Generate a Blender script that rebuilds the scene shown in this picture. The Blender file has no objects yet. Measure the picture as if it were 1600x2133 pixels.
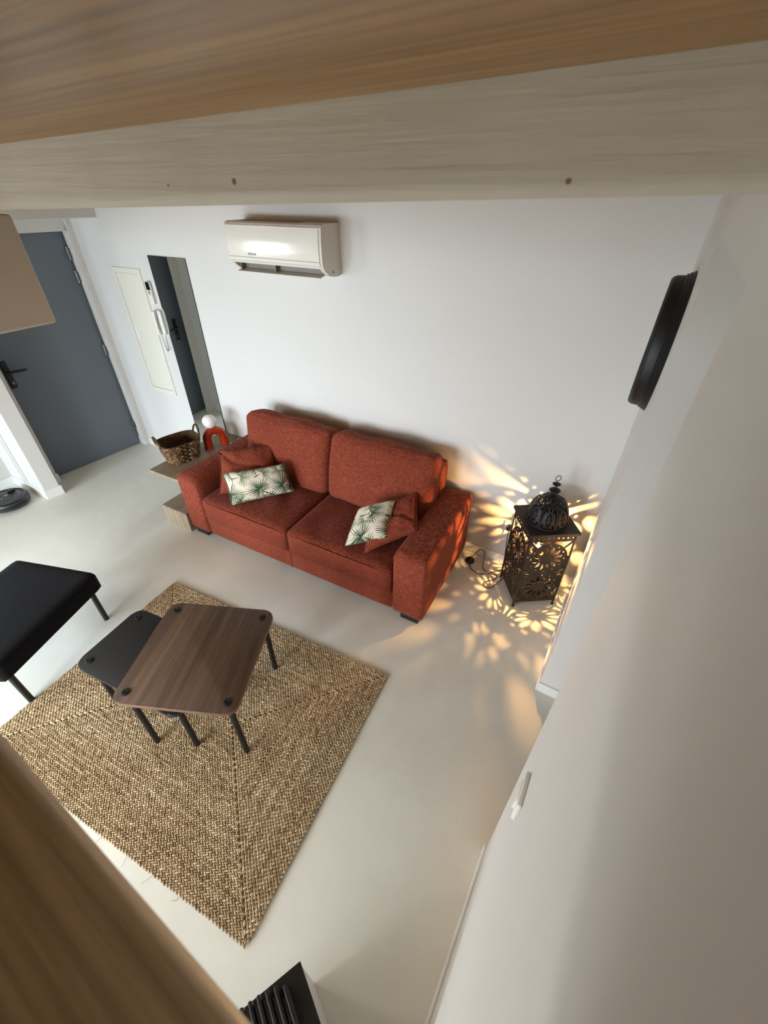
import bpy, bmesh, math, random
from mathutils import Vector, Matrix, noise
random.seed(7)
scene = bpy.context.scene
COL = scene.collection

# ------------------------------------------------------------------ camera
cam_d = bpy.data.cameras.new('camera')
cam = bpy.data.objects.new('camera', cam_d); COL.objects.link(cam)
YAW, PITCH, ROLL, FPX = -0.488743, 0.643525, -0.006313, 883.05
fw = Vector((math.sin(YAW)*math.cos(PITCH), math.cos(YAW)*math.cos(PITCH), -math.sin(PITCH)))
rt = Vector((math.cos(YAW), -math.sin(YAW), 0)); dn = fw.cross(rt)
rt2 = math.cos(ROLL)*rt + math.sin(ROLL)*dn; dn2 = -math.sin(ROLL)*rt + math.cos(ROLL)*dn
cam.matrix_world = Matrix((( rt2.x, -dn2.x, -fw.x, 0), (rt2.y, -dn2.y, -fw.y, 0), (rt2.z, -dn2.z, -fw.z, 2.31), (0, 0, 0, 1)))
cam_d.sensor_fit = 'HORIZONTAL'; cam_d.sensor_width = 36.0; cam_d.lens = 36.0*FPX/1600.0
cam_d.clip_start = 0.01; cam_d.clip_end = 60
cam_d.dof.use_dof = True; cam_d.dof.focus_distance = 2.4; cam_d.dof.aperture_fstop = 5.6
scene.camera = cam

# ------------------------------------------------------------------ world, daylight, exposure
w = bpy.data.worlds.new('sky'); scene.world = w; w.use_nodes = True
w.node_tree.nodes['Background'].inputs[0].default_value = (0.62, 0.78, 1.0, 1)
w.node_tree.nodes['Background'].inputs[1].default_value = 0.6

def area(name, loc, direction, sx, sy, power, color, spread=180):
    l = bpy.data.lights.new(name, 'AREA'); l.shape = 'RECTANGLE'; l.size = sx; l.size_y = sy
    l.energy = power; l.color = color; l.spread = math.radians(spread)
    o = bpy.data.objects.new(name, l); COL.objects.link(o); o.location = loc
    o.rotation_euler = Vector(direction).to_track_quat('-Z', 'Y').to_euler()
    return o
# daylight entering by the two french windows of the front wall
WIN = [(-4.35, -3.05), (-2.65, -1.35)]
YF = -2.45
ZW = 1.74                                            # head height of the french windows, under the loft
area('daylight', (-3.70, YF-0.55, 1.25), (0.05, 1, -0.55), 1.5, 1.9, 240, (0.68, 0.85, 1.0), 112)
area('daylight', (-2.00, YF-0.55, 1.25), (0.0, 1, -0.55), 1.5, 1.9, 180, (0.93, 0.96, 1.0), 112)
# and by the small window in the far left wall
W3 = (-1.35, -0.45, 1.30, 2.05)
area('daylight', (-5.04, (W3[0]+W3[1])/2, (W3[2]+W3[3])/2), (1, 0, 0), W3[1]-W3[0]-0.06, W3[3]-W3[2]-0.06, 70, (0.92, 0.96, 1.0))

vs = scene.view_settings
vs.view_transform = 'Standard'; vs.look = 'None'; vs.gamma = 1.0; vs.use_curve_mapping = False
vs.exposure = 0.0
scene.cycles.max_bounces = 10; scene.cycles.diffuse_bounces = 7
scene.cycles.use_denoising = True
scene.cycles.caustics_reflective = False; scene.cycles.caustics_refractive = False

# ------------------------------------------------------------------ materials
def srgb(r, g, b):
    f = lambda c: ((c/255+0.055)/1.055)**2.4 if c/255 > 0.04045 else c/255/12.92
    return (f(r), f(g), f(b), 1)
class NT:
    def __init__(s, name):
        s.m = bpy.data.materials.new(name); s.m.use_nodes = True
        s.t = s.m.node_tree; s.b = s.t.nodes['Principled BSDF']; s.tc = None
    def n(s, typ, **kw):
        x = s.t.nodes.new(typ)
        for k, v in kw.items(): setattr(x, k, v)
        return x
    def l(s, a, b): s.t.links.new(a, b)
    def put(s, inp, v):
        if hasattr(v, 'is_output') or isinstance(v, bpy.types.NodeSocket): s.l(v, inp)
        else: inp.default_value = v
    def coord(s, scale=(1, 1, 1), kind='Object', rot=(0, 0, 0)):
        if s.tc is None: s.tc = s.n('ShaderNodeTexCoord')
        mp = s.n('ShaderNodeMapping'); mp.inputs['Scale'].default_value = scale; mp.inputs['Rotation'].default_value = rot
        s.l(s.tc.outputs[kind], mp.inputs['Vector']); return mp.outputs[0]
    def noise(s, vec, scale, detail=3, rough=0.55, dist=0.0):
        x = s.n('ShaderNodeTexNoise'); x.inputs['Scale'].default_value = scale; x.inputs['Detail'].default_value = detail
        x.inputs['Roughness'].default_value = rough; x.inputs['Distortion'].default_value = dist
        s.l(vec, x.inputs['Vector']); return x.outputs['Fac']
    def ramp(s, fac, stops):
        x = s.n('ShaderNodeValToRGB'); e = x.color_ramp.elements
        while len(e) < len(stops): e.new(0.5)
        for el, (p, c) in zip(e, stops): el.position = p; el.color = c
        s.l(fac, x.inputs[0]); return x.outputs[0]
    def math(s, op, a, b=0.0, c=None):
        x = s.n('ShaderNodeMath', operation=op)
        s.put(x.inputs[0], a); s.put(x.inputs[1], b)
        if c is not None: s.put(x.inputs[2], c)
        return x.outputs[0]
    def mix(s, fac, a, b, mode='MIX'):
        x = s.n('ShaderNodeMix', data_type='RGBA', blend_type=mode)
        s.put(x.inputs[0], fac); s.put(x.inputs[6], a); s.put(x.inputs[7], b); return x.outputs[2]
    def bump(s, h, strength=0.2, dist=0.01):
        x = s.n('ShaderNodeBump'); x.inputs['Strength'].default_value = strength; x.inputs['Distance'].default_value = dist
        s.l(h, x.inputs['Height']); s.l(x.outputs[0], s.b.inputs['Normal'])
    def base(s, c, rough=0.6, metal=0.0, spec=0.5):
        s.put(s.b.inputs['Base Color'], c); s.b.inputs['Roughness'].default_value = rough
        s.b.inputs['Metallic'].default_value = metal; s.b.inputs['Specular IOR Level'].default_value = spec

def dim(c, k): return (c[0]*k, c[1]*k, c[2]*k, 1)
def plain(name, c, rough=0.5, metal=0.0, var=0.08, vscale=6, bump=0.0, bscale=80, spec=0.5):
    m = NT(name); v = m.coord()
    m.base(m.ramp(m.noise(v, vscale), [(0.3, dim(c, 1-var)), (0.7, dim(c, min(1+var, 1/max(max(c[:3]), 1e-3))))]), rough, metal, spec)
    if bump: m.bump(m.noise(v, bscale, 2), bump, 0.004)
    return m.m
def wood(name, dark, mid, light, axis='X', scale=1.0, rough=0.45, bump=0.08, lines=60):
    m = NT(name)
    st = {'X': (0.55, 9, 9), 'Y': (9, 0.55, 9), 'Z': (9, 9, 0.55)}[axis]
    fi = {'X': (1.2, lines, lines), 'Y': (lines, 1.2, lines), 'Z': (lines, lines, 1.2)}[axis]
    v = m.coord(tuple(a*scale for a in st)); v2 = m.coord(tuple(a*scale for a in fi))
    g = m.noise(v, 1.0, 4, 0.6, 1.6); f = m.noise(v2, 1.0, 3, 0.6)
    c1 = m.ramp(g, [(0.28, dark), (0.5, mid), (0.74, light)])
    c2 = m.ramp(f, [(0.3, (0.62, 0.60, 0.58, 1)), (0.62, (1, 1, 1, 1))])
    m.base(m.mix(1.0, c1, c2, 'MULTIPLY'), rough)
    m.bump(f, bump, 0.003)
    return m.m
def fabric(name, c1, c2, c3, sx=160, sz=160, rough=0.95, bump=0.35, big=4, spec=0.15):
    m = NT(name)
    a = m.noise(m.coord((sx*0.22, sx*0.22, sz)), 1.0, 3, 0.7); b = m.noise(m.coord((sx, sx, sz*0.3)), 1.0, 3, 0.7)
    h = m.math('ADD', m.math('MULTIPLY', a, 0.6), m.math('MULTIPLY', b, 0.4))
    col = m.ramp(h, [(0.36, c1), (0.5, c2), (0.66, c3)])
    g = m.ramp(m.noise(m.coord(), big), [(0.3, (0.88, 0.88, 0.88, 1)), (0.7, (1, 1, 1, 1))])
    m.base(m.mix(1.0, col, g, 'MULTIPLY'), rough, 0, spec); m.bump(h, bump, 0.004)
    m.b.inputs['Sheen Weight'].default_value = 0.04; m.b.inputs['Sheen Roughness'].default_value = 0.5
    return m.m

MAT = {}
def build_materials():
    # painted walls
    MAT['wall'] = plain('white wall paint', srgb(216, 214, 210), 0.75, var=0.015, vscale=1.2, bump=0.05, bscale=140)
    MAT['trim'] = plain('white satin trim paint', srgb(234, 234, 232), 0.45, var=0.01)
    m = NT('painted beam'); v = m.coord((1, 14, 14))
    g = m.noise(m.coord((2, 26, 60)), 1.0, 4, 0.65)
    m.base(m.ramp(m.noise(m.coord(), 3), [(0.3, srgb(196, 188, 172)), (0.7, srgb(206, 199, 184))]), 0.6)
    m.bump(g, 0.4, 0.006); MAT['beam'] = m.m
    MAT['knot'] = plain('painted resin knot', srgb(150, 122, 100), 0.5)
    MAT['cabinet'] = plain('greige block paint', srgb(190, 182, 170), 0.55, var=0.02, bump=0.08, bscale=200)
    # floor: waxed concrete
    m = NT('waxed concrete')
    a = m.noise(m.coord(), 1.6, 5, 0.6, 0.5); b = m.noise(m.coord(), 9, 4, 0.6)
    h = m.math('ADD', m.math('MULTIPLY', a, 0.75), m.math('MULTIPLY', b, 0.25))
    c = m.ramp(h, [(0.3, srgb(214, 213, 203)), (0.5, srgb(222, 221, 212)), (0.7, srgb(228, 227, 219))])
    sp = m.ramp(m.noise(m.coord(), 22, 2), [(0.20, srgb(168, 160, 142)), (0.27, (1, 1, 1, 1))])
    m.base(m.mix(0.35, c, m.mix(1.0, c, sp, 'MULTIPLY')), 0.42, 0, 0.4)
    m.bump(h, 0.03, 0.01); MAT['floor'] = m.m
    MAT['door'] = plain('slate grey door paint', srgb(104, 112, 122), 0.5, var=0.02)
    MAT['black'] = plain('matt black metal', srgb(15, 15, 17), 0.5, 0.0, var=0.1)
    MAT['gloss_black'] = plain('gloss black plastic', srgb(18, 18, 20), 0.2, var=0.1)
    MAT['grey_plastic'] = plain('dark grey plastic', srgb(52, 54, 58), 0.4)
    MAT['steel'] = plain('brushed steel', srgb(150, 150, 150), 0.4, 1.0)
    MAT['white_plastic'] = plain('white plastic', srgb(232, 230, 224), 0.35, var=0.01)
    MAT['ac'] = plain('ivory gloss plastic', srgb(226, 222, 212), 0.14, var=0.01)
    MAT['ac_side'] = plain('ivory plastic', srgb(214, 208, 198), 0.4, var=0.01)
    MAT['ac_dark'] = plain('shaded vent plastic', srgb(120, 114, 106), 0.5)
    MAT['print'] = plain('grey print', srgb(70, 72, 74), 0.5, var=0.0)
    MAT['panel'] = plain('cream enamel', srgb(226, 222, 208), 0.45, var=0.01)
    m = NT('mirror silver'); m.base((0.80, 0.84, 0.82, 1), 0.01, 1.0); MAT['mirror'] = m.m
    MAT['mirror_edge'] = plain('dark glass edge', srgb(46, 58, 56), 0.2)
    m = NT('window glass')
    tr = m.n('ShaderNodeBsdfTransparent'); gl = m.n('ShaderNodeBsdfGlossy'); gl.inputs['Roughness'].default_value = 0.02
    mx = m.n('ShaderNodeMixShader'); mx.inputs[0].default_value = 0.06
    m.l(tr.outputs[0], mx.inputs[1]); m.l(gl.outputs[0], mx.inputs[2]); m.l(mx.outputs[0], m.t.nodes['Material Output'].inputs[0])
    MAT['glass'] = m.m
    # woods
    MAT['ceiling_wood'] = wood('varnished ceiling wood', srgb(150, 114, 68), srgb(170, 132, 84), srgb(186, 148, 100), 'X', 1.0, 0.38, 0.25, 55)
    MAT['board_wood'] = wood('aged oak board', srgb(170, 146, 112), srgb(224, 204, 170), srgb(238, 222, 194), 'X', 1.4, 0.40, 0.3, 60)
    MAT['walnut'] = wood('walnut veneer', srgb(66, 48, 37), srgb(96, 73, 58), srgb(124, 97, 78), 'Y', 1.1, 0.5, 0.05, 120)
    MAT['walnut_edge'] = wood('walnut edge', srgb(104, 76, 60), srgb(122, 92, 74), srgb(140, 108, 88), 'X', 1.5, 0.5, 0.05, 90)
    MAT['pale_oak'] = wood('grey washed oak', srgb(128, 110, 90), srgb(150, 132, 110), srgb(168, 150, 128), 'Y', 1.6, 0.5, 0.06, 90)
    MAT['pale_oak_x'] = wood('grey washed oak front', srgb(146, 128, 104), srgb(170, 152, 128), srgb(186, 170, 146), 'Z', 1.6, 0.5, 0.06, 70)
    # fabrics
    MAT['rust'] = fabric('rust chenille', srgb(88, 37, 24), srgb(128, 57, 39), srgb(164, 90, 65), 190, 330, bump=0.5)
    MAT['rust_top'] = fabric('rust chenille seat', srgb(82, 32, 20), srgb(116, 50, 33), srgb(144, 75, 52), 240, 240, bump=0.4)
    MAT['charcoal'] = fabric('charcoal felt', srgb(12, 13, 16), srgb(18, 19, 23), srgb(26, 27, 32), 300, 300, bump=0.25)
    MAT['jute_base'] = plain('jute backing', srgb(132, 106, 68), 0.95, var=0.15, vscale=60, spec=0.1)
    m = NT('jute braid'); at = m.n('ShaderNodeAttribute', attribute_name='tone')
    f = m.noise(m.coord((140, 140, 140)), 1.0, 2)
    h = m.math('ADD', m.math('MULTIPLY', at.outputs['Fac'], 0.75), m.math('MULTIPLY', f, 0.3))
    m.base(m.ramp(h, [(0.12, srgb(124, 101, 74)), (0.45, srgb(172, 149, 116)), (0.7, srgb(198, 177, 144)), (0.95, srgb(224, 209, 180))]), 0.85, 0, 0.2)
    MAT['jute'] = m.m
    m = NT('water hyacinth weave'); at = m.n('ShaderNodeAttribute', attribute_name='tone')
    m.base(m.ramp(at.outputs['Fac'], [(0.1, srgb(78, 54, 34)), (0.5, srgb(120, 90, 60)), (0.9, srgb(170, 138, 96))]), 0.7, 0, 0.3)
    MAT['weave'] = m.m
    MAT['orange'] = plain('glazed orange ceramic', srgb(176, 54, 22), 0.12, var=0.04)
    m = NT('opal glass'); m.base(srgb(240, 236, 232), 0.25); m.b.inputs['Subsurface Weight'].default_value = 0.15; MAT['opal'] = m.m
    m = NT('aged black iron'); m.base(m.ramp(m.noise(m.coord(), 40), [(0.3, srgb(12, 9, 8)), (0.7, srgb(24, 18, 15))]), 0.55, 0.0); MAT['iron'] = m.m
    m = NT('lit bulb'); m.base((1, 0.8, 0.5, 1)); m.b.inputs['Emission Color'].default_value = (1.0, 0.52, 0.17, 1)
    m.b.inputs['Emission Strength'].default_value = 11000; MAT['bulb'] = m.m
    MAT['sideboard'] = plain('pale grey lacquer', srgb(206, 204, 202), 0.35, var=0.01)
    # palm print on cream cotton
    m = NT('palm print cotton')
    uv = m.coord((1, 1, 1), 'UV')
    cream = m.ramp(m.noise(m.coord((200, 200, 200)), 1.0, 2), [(0.3, srgb(208, 196, 176)), (0.7, srgb(232, 222, 204))])
    col = cream
    def leaves(col, scale, off, R, nb, dark, lightc):
        mp = m.n('ShaderNodeMapping'); mp.inputs['Location'].default_value = off; m.l(uv, mp.inputs['Vector'])
        vo = m.n('ShaderNodeTexVoronoi', voronoi_dimensions='2D'); vo.inputs['Scale'].default_value = scale; vo.inputs['Randomness'].default_value = 0.55
        m.l(mp.outputs[0], vo.inputs['Vector'])
        sub = m.n('ShaderNodeVectorMath', operation='SUBTRACT'); m.l(mp.outputs[0], sub.inputs[0])
        m.l(vo.outputs['Position'], sub.inputs[1])
        sx = m.n('ShaderNodeSeparateXYZ'); m.l(sub.outputs[0], sx.inputs[0])
        sc = m.n('ShaderNodeSeparateColor'); m.l(vo.outputs['Color'], sc.inputs[0])
        r = m.math('SQRT', m.math('ADD', m.math('POWER', sx.outputs[0], 2.0), m.math('POWER', sx.outputs[1], 2.0)))
        ang = m.math('ARCTAN2', sx.outputs[1], sx.outputs[0])
        an = m.math('WRAP', m.math('ADD', ang, m.math('MULTIPLY', sc.outputs[0], 6.283)), math.pi, -math.pi)
        q = m.math('DIVIDE', r, R)
        # pointed blades: distance from a blade's axis grows with r, blade narrows to its tip
        blade = m.math('ABSOLUTE', m.math('SUBTRACT', m.math('FRACT', m.math('MULTIPLY', an, nb/6.283)), 0.5))
        wob = m.math('MULTIPLY', m.math('SINE', m.math('MULTIPLY', an, 5.3)), 0.12)
        width = m.math('SUBTRACT', 0.56, m.math('MULTIPLY', m.math('ADD', q, wob), 0.56))
        inb = m.math('LESS_THAN', blade, width)
        sector = m.math('LESS_THAN', m.math('ABSOLUTE', an), 2.1)
        mask = m.math('MULTIPLY', inb, sector)
        stem = m.math('MULTIPLY', m.math('GREATER_THAN', m.math('ABSOLUTE', an), 3.06), m.math('LESS_THAN', q, 0.85))
        mask = m.math('MAXIMUM', mask, stem)
        tone = m.math('ADD', m.math('MULTIPLY', m.math('SUBTRACT', 0.5, blade), 1.1), m.math('MULTIPLY', sc.outputs[1], 0.5))
        g = m.ramp(tone, [(0.1, dark), (0.55, lightc), (1.0, dark)])
        return m.mix(mask, col, g)
    col = leaves(col, 5.6, (0.31, 0.12, 0), 0.090, 26, srgb(66, 84, 58), srgb(116, 128, 92))
    col = leaves(col, 5.2, (0.0, 0.07, 0), 0.112, 30, srgb(16, 38, 28), srgb(50, 80, 56))
    m.base(col, 0.9, 0, 0.15); m.bump(m.noise(m.coord((300, 300, 300)), 1.0, 2), 0.15, 0.002)
    MAT['palm'] = m.m
build_materials()

# ------------------------------------------------------------------ mesh helpers
def B(): return bmesh.new()
def xf(verts, c=(0, 0, 0), rot=None):
    R = rot.to_matrix() if hasattr(rot, 'to_matrix') else rot
    for v in verts:
        p = v.co
        if R is not None: p = R @ p
        v.co = p + Vector(c)
def RZ(a): return Matrix.Rotation(a, 3, 'Z')
def box(bm, c, s, rot=None, bev=0.0, seg=2):
    r = bmesh.ops.create_cube(bm, size=1.0); vs_ = r['verts']
    for v in vs_: v.co = Vector((v.co.x*s[0], v.co.y*s[1], v.co.z*s[2]))
    if bev > 0:
        es = list({e for v in vs_ for e in v.link_edges})
        rr = bmesh.ops.bevel(bm, geom=es, offset=bev, segments=seg, profile=0.5, affect='EDGES')
        vs_ = list({v for f in rr['faces'] for v in f.verts} | {v for v in vs_ if v.is_valid})
    xf(vs_, c, rot); return vs_
def bounds_box(bm, lo, hi, bev=0.0, seg=2):
    return box(bm, [(a+b)/2 for a, b in zip(lo, hi)], [b-a for a, b in zip(lo, hi)], None, bev, seg)
def prism(bm, poly, z0, z1):
    lo = [bm.verts.new((x, y, z0)) for x, y in poly]; hi = [bm.verts.new((x, y, z1)) for x, y in poly]
    n = len(poly); bm.faces.new(list(reversed(lo))); bm.faces.new(hi)
    for i in range(n): bm.faces.new((lo[i], lo[(i+1) % n], hi[(i+1) % n], hi[i]))
    return lo+hi
def tube(bm, pts, r, seg=8, caps=True):
    pts = [Vector(p) for p in pts]; rs = r if isinstance(r, (list, tuple)) else [r]*len(pts)
    t = (pts[1]-pts[0]).normalized(); up = Vector((0, 0, 1)) if abs(t.z) < 0.9 else Vector((1, 0, 0))
    nrm = t.cross(up).normalized(); rings = []
    for i, p in enumerate(pts):
        if i == 0: t = pts[1]-pts[0]
        elif i == len(pts)-1: t = pts[-1]-pts[-2]
        else: t = (pts[i+1]-pts[i]).normalized()+(pts[i]-pts[i-1]).normalized()
        t.normalize(); nrm = (nrm-t*nrm.dot(t)).normalized(); bn = t.cross(nrm)
        rings.append([bm.verts.new(p+rs[i]*(math.cos(2*math.pi*k/seg)*nrm+math.sin(2*math.pi*k/seg)*bn)) for k in range(seg)])
    for a, b in zip(rings, rings[1:]):
        for k in range(seg): bm.faces.new((a[k], a[(k+1) % seg], b[(k+1) % seg], b[k]))
    if caps: bm.faces.new(list(reversed(rings[0]))); bm.faces.new(rings[-1])
    return [v for ring in rings for v in ring]
def loop_tube(bm, pts, r, seg=8):
    pts = [Vector(p) for p in pts]; n = len(pts); rings = []
    c = sum(pts, Vector())/n
    for i, p in enumerate(pts):
        t = (pts[(i+1) % n]-pts[i-1]).normalized(); nn = (p-c); nn = (nn-t*nn.dot(t)).normalized(); bn = t.cross(nn)
        rings.append([bm.verts.new(p+r*(math.cos(2*math.pi*k/seg)*nn+math.sin(2*math.pi*k/seg)*bn)) for k in range(seg)])
    for i in range(n):
        a, b = rings[i], rings[(i+1) % n]
        for k in range(seg): bm.faces.new((a[k], a[(k+1) % seg], b[(k+1) % seg], b[k]))
def lathe(bm, prof, seg=24, c=(0, 0, 0), rot=None):
    rings = []; allv = []
    for r, z in prof:
        if r < 1e-5: ring = [bm.verts.new((0, 0, z))]
        else: ring = [bm.verts.new((r*math.cos(2*math.pi*k/seg), r*math.sin(2*math.pi*k/seg), z)) for k in range(seg)]
        rings.append(ring); allv += ring
    for a, b in zip(rings, rings[1:]):
        for k in range(seg):
            k2 = (k+1) % seg
            if len(a) == 1 and len(b) == 1: continue
            if len(a) == 1: bm.faces.new((a[0], b[k2], b[k]))
            elif len(b) == 1: bm.faces.new((a[k], a[k2], b[0]))
            else: bm.faces.new((a[k], a[k2], b[k2], b[k]))
    if len(rings[0]) > 1: bm.faces.new(list(reversed(rings[0])))
    if len(rings[-1]) > 1: bm.faces.new(rings[-1])
    xf(allv, c, rot); return allv
def round_rect(w, d, r, n=6):
    out = []
    for cx, cy, a0 in ((w/2-r, d/2-r, 0), (-w/2+r, d/2-r, 90), (-w/2+r, -d/2+r, 180), (w/2-r, -d/2+r, 270)):
        for k in range(n+1):
            a = math.radians(a0+90*k/n); out.append((cx+r*math.cos(a), cy+r*math.sin(a)))
    return out
def soft(bm, c, s, r, cuts=10, bulge=(0, 0, 0), rot=None, wr=0.0, wscale=6.0, seed=0, fn=None):
    """rounded, slightly bulging upholstery block"""
    t = bmesh.new(); bmesh.ops.create_cube(t, size=2.0)
    bmesh.ops.subdivide_edges(t, edges=t.edges[:], cuts=cuts, use_grid_fill=True)
    h = Vector(s)/2
    for v in t.verts:
        u = v.co.copy(); p = Vector((u.x*h.x, u.y*h.y, u.z*h.z))
        q = Vector([max(-h[i]+r, min(h[i]-r, p[i])) for i in range(3)])
        # pull grid lines towards the rounded rims
        d = p-q
        if d.length > 1e-9: p = q+d.normalized()*r
        k = [math.cos(u[i]*math.pi/2) for i in range(3)]
        p.x += bulge[0]*u.x*k[1]*k[2]; p.y += bulge[1]*u.y*k[0]*k[2]; p.z += bulge[2]*u.z*k[0]*k[1]
        if wr:
            nv = noise.noise(Vector((p.x*wscale+seed, p.y*wscale*0.5, p.z*wscale)))
            p += Vector((0, -0.4, 1)).normalized()*wr*nv
        if fn: p = fn(p, u)
        v.co = p
    xf(t.verts, c, rot)
    me = bpy.data.meshes.new('tmp'); t.to_mesh(me); t.free(); bm.from_mesh(me); bpy.data.meshes.remove(me)
def obj(name, bm, mat, parent=None, smooth=None, loc=None, tone=None):
    bmesh.ops.recalc_face_normals(bm, faces=bm.faces[:])
    me = bpy.data.meshes.new(name); bm.to_mesh(me); bm.free()
    return obj_me(name, me, mat, parent, smooth, loc)
def obj_me(name, me, mat, parent=None, smooth=None, loc=None):
    me.materials.clear(); me.materials.append(MAT[mat] if isinstance(mat, str) else mat)
    if smooth is not None:
        me.polygons.foreach_set('use_smooth', [True]*len(me.polygons))
        if smooth < 180: me.set_sharp_from_angle(angle=math.radians(smooth))
    o = bpy.data.objects.new(name, me); COL.objects.link(o)
    if parent: o.parent = parent
    if loc: o.location = loc
    return o
def tag(o, label, cat, group=None, kind=None):
    o['label'] = label; o['category'] = cat
    if group: o['group'] = group
    if kind: o['kind'] = kind
    return o
def thing(name, label, cat, loc=(0, 0, 0), rz=0.0, group=None):
    o = bpy.data.objects.new(name, None); COL.objects.link(o); o.empty_display_size = 0.1
    o.location = loc; o.rotation_euler = (0, 0, rz); return tag(o, label, cat, group)
def local(root_loc, rz=0.0):
    """world point -> root's local frame"""
    c, s = math.cos(-rz), math.sin(-rz)
    def f(x, y, z=0.0):
        dx, dy = x-root_loc[0], y-root_loc[1]
        return Vector((c*dx-s*dy, s*dx+c*dy, z-root_loc[2]))
    return f

# ------------------------------------------------------------------ the room
H_CEIL = 2.9
YB = 2.595
# floor
bm = B(); bounds_box(bm, (-5.1, -2.7, -0.1), (1.4, 2.8, 0.0))
tag(obj('floor', bm, 'floor'), 'pale waxed concrete floor of the living room', 'floor', kind='structure')
# back wall
bm = B(); bounds_box(bm, (-4.43, YB, 0), (1.3, YB+0.15, H_CEIL))
tag(obj('wall_back', bm, 'wall'), 'long white wall behind the rust sofa', 'wall', kind='structure')
def bb(name, lo, hi, label):
    b = B(); bounds_box(b, lo, hi, 0.004, 2)
    return tag(obj(name, b, 'trim'), label, 'baseboard', kind='structure')
bb('baseboard_back', (-4.425, YB-0.012, 0), (0.19, YB, 0.075), 'low white skirting along the wall behind the sofa')

# right wall (slightly out of square): frame s along the wall, n out into the room
AR = math.atan(0.042); TR = Vector((math.sin(AR), math.cos(AR), 0)); NR = Vector((-math.cos(AR), math.sin(AR), 0)); OR = Vector((0.087, 0, 0))
def WR(s, z, n=0.0): p = OR+TR*s+NR*n; return Vector((p.x, p.y, z))
def wr_box(bm, s0, s1, z0, z1, n0, n1, bev=0.0):
    c = (WR(s0, z0, n0)+WR(s1, z1, n1))/2
    box(bm, c, (abs(n1-n0), abs(s1-s0), abs(z1-z0)), RZ(-AR), bev)
S_E1, S_L2, Z_LINT = 0.73, 1.632, 2.222
bm = B()
wr_box(bm, -2.6, S_E1, 0, H_CEIL, 0, -0.22)
wr_box(bm, S_L2, 2.62, 0, H_CEIL, 0, -0.22)
wr_box(bm, S_E1, S_L2, Z_LINT, H_CEIL, 0, -0.22)
tag(obj('wall_right', bm, 'wall'), 'white wall on the right with an open doorway in it', 'wall', kind='structure')
bm = B()
bounds_box(bm, (1.1, 0.2, 0), (1.2, 2.2, H_CEIL)); bounds_box(bm, (0.38, 0.1, 0), (1.2, 0.2, H_CEIL)); bounds_box(bm, (0.38, 2.1, 0), (1.2, 2.2, H_CEIL)); bounds_box(bm, (0.38, 0.1, 2.6), (1.2, 2.2, 2.7))
tag(obj('wall_passage', bm, 'wall'), 'white passage walls beyond the doorway on the right', 'wall', kind='structure')
def bbw(name, segs, label):
    b = B()
    for s0, s1, n0, n1 in segs: wr_box(b, s0, s1, 0, 0.075, n0, n1, 0.004)
    return tag(obj(name, b, 'trim'), label, 'baseboard', kind='structure')
bbw('baseboard_right', [(-2.55, S_E1+0.012, 0, 0.012), (S_E1, S_E1+0.012, 0, -0.22)], 'white skirting along the near right wall up to the doorway')
bbw('baseboard_right', [(S_L2-0.012, 2.56, 0, 0.012), (S_L2-0.012, S_L2, 0, -0.22)], 'white skirting of the short wall between doorway and corner')

# left wall holding the grey entrance door (recessed), frame s along, n out into the room
OL = Vector((-4.651, 1.69, 0)); TL = Vector((0.085, 0.875, 0)).normalized(); NL = Vector((TL.y, -TL.x, 0)); AL = -math.atan2(TL.x, TL.y)
def WL(s, z, n=0.0): p = OL+TL*s+NL*n; return Vector((p.x, p.y, z))
def wl_box(bm, s0, s1, z0, z1, n0, n1, bev=0.0):
    c = (WL(s0, z0, n0)+WL(s1, z1, n1))/2
    box(bm, c, (abs(n1-n0), abs(s1-s0), abs(z1-z0)), RZ(AL), bev)
bm = B()
wl_box(bm, -0.30, -0.055, 0, H_CEIL, 0.125, 0.110)
wl_box(bm, -0.055, 0.882, 2.042, H_CEIL, 0.10, -0.2); wl_box(bm, -0.30, -0.165, 0, H_CEIL, 0.05, -0.2)
wl_box(bm, 0.882, 1.0, 0, H_CEIL, 0.137, -0.2)
wl_box(bm, -0.30, 1.0, 0, H_CEIL, -0.06, -0.2)
tag(obj('wall_left', bm, 'wall'), 'white entrance wall framing the slate grey door', 'wall', kind='structure')
bm = B(); wl_box(bm, -0.28, -0.045, 0, 0.085, 0.125, 0.138, 0.004); tag(obj('baseboard_left', bm, 'trim'), 'white skirting on the wall stub left of the entrance door', 'baseboard', kind='structure')
bm = B(); wl_box(bm, 0.868, 0.882, 0, 0.085, 0.0, 0.13, 0.004); tag(obj('baseboard_left', bm, 'trim'), 'short white skirting in the hinge side reveal of the entrance door', 'baseboard', kind='structure')
bm = B(); wl_box(bm, 0.866, 0.884, 0.085, 2.08, 0.045, 0.10, 0.003)
tag(obj('trim_1', bm, 'trim'), 'white door frame strip on the hinge side of the entrance door', 'door frame', kind='structure')
# bulkhead over the entrance
bm = B(); bounds_box(bm, (-4.85, 1.2, 2.145), (-4.045, YB, H_CEIL-0.3), 0.004)
tag(obj('trim_2', bm, 'wall'), 'white boxed bulkhead above the entrance door', 'bulkhead', kind='structure')
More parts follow.
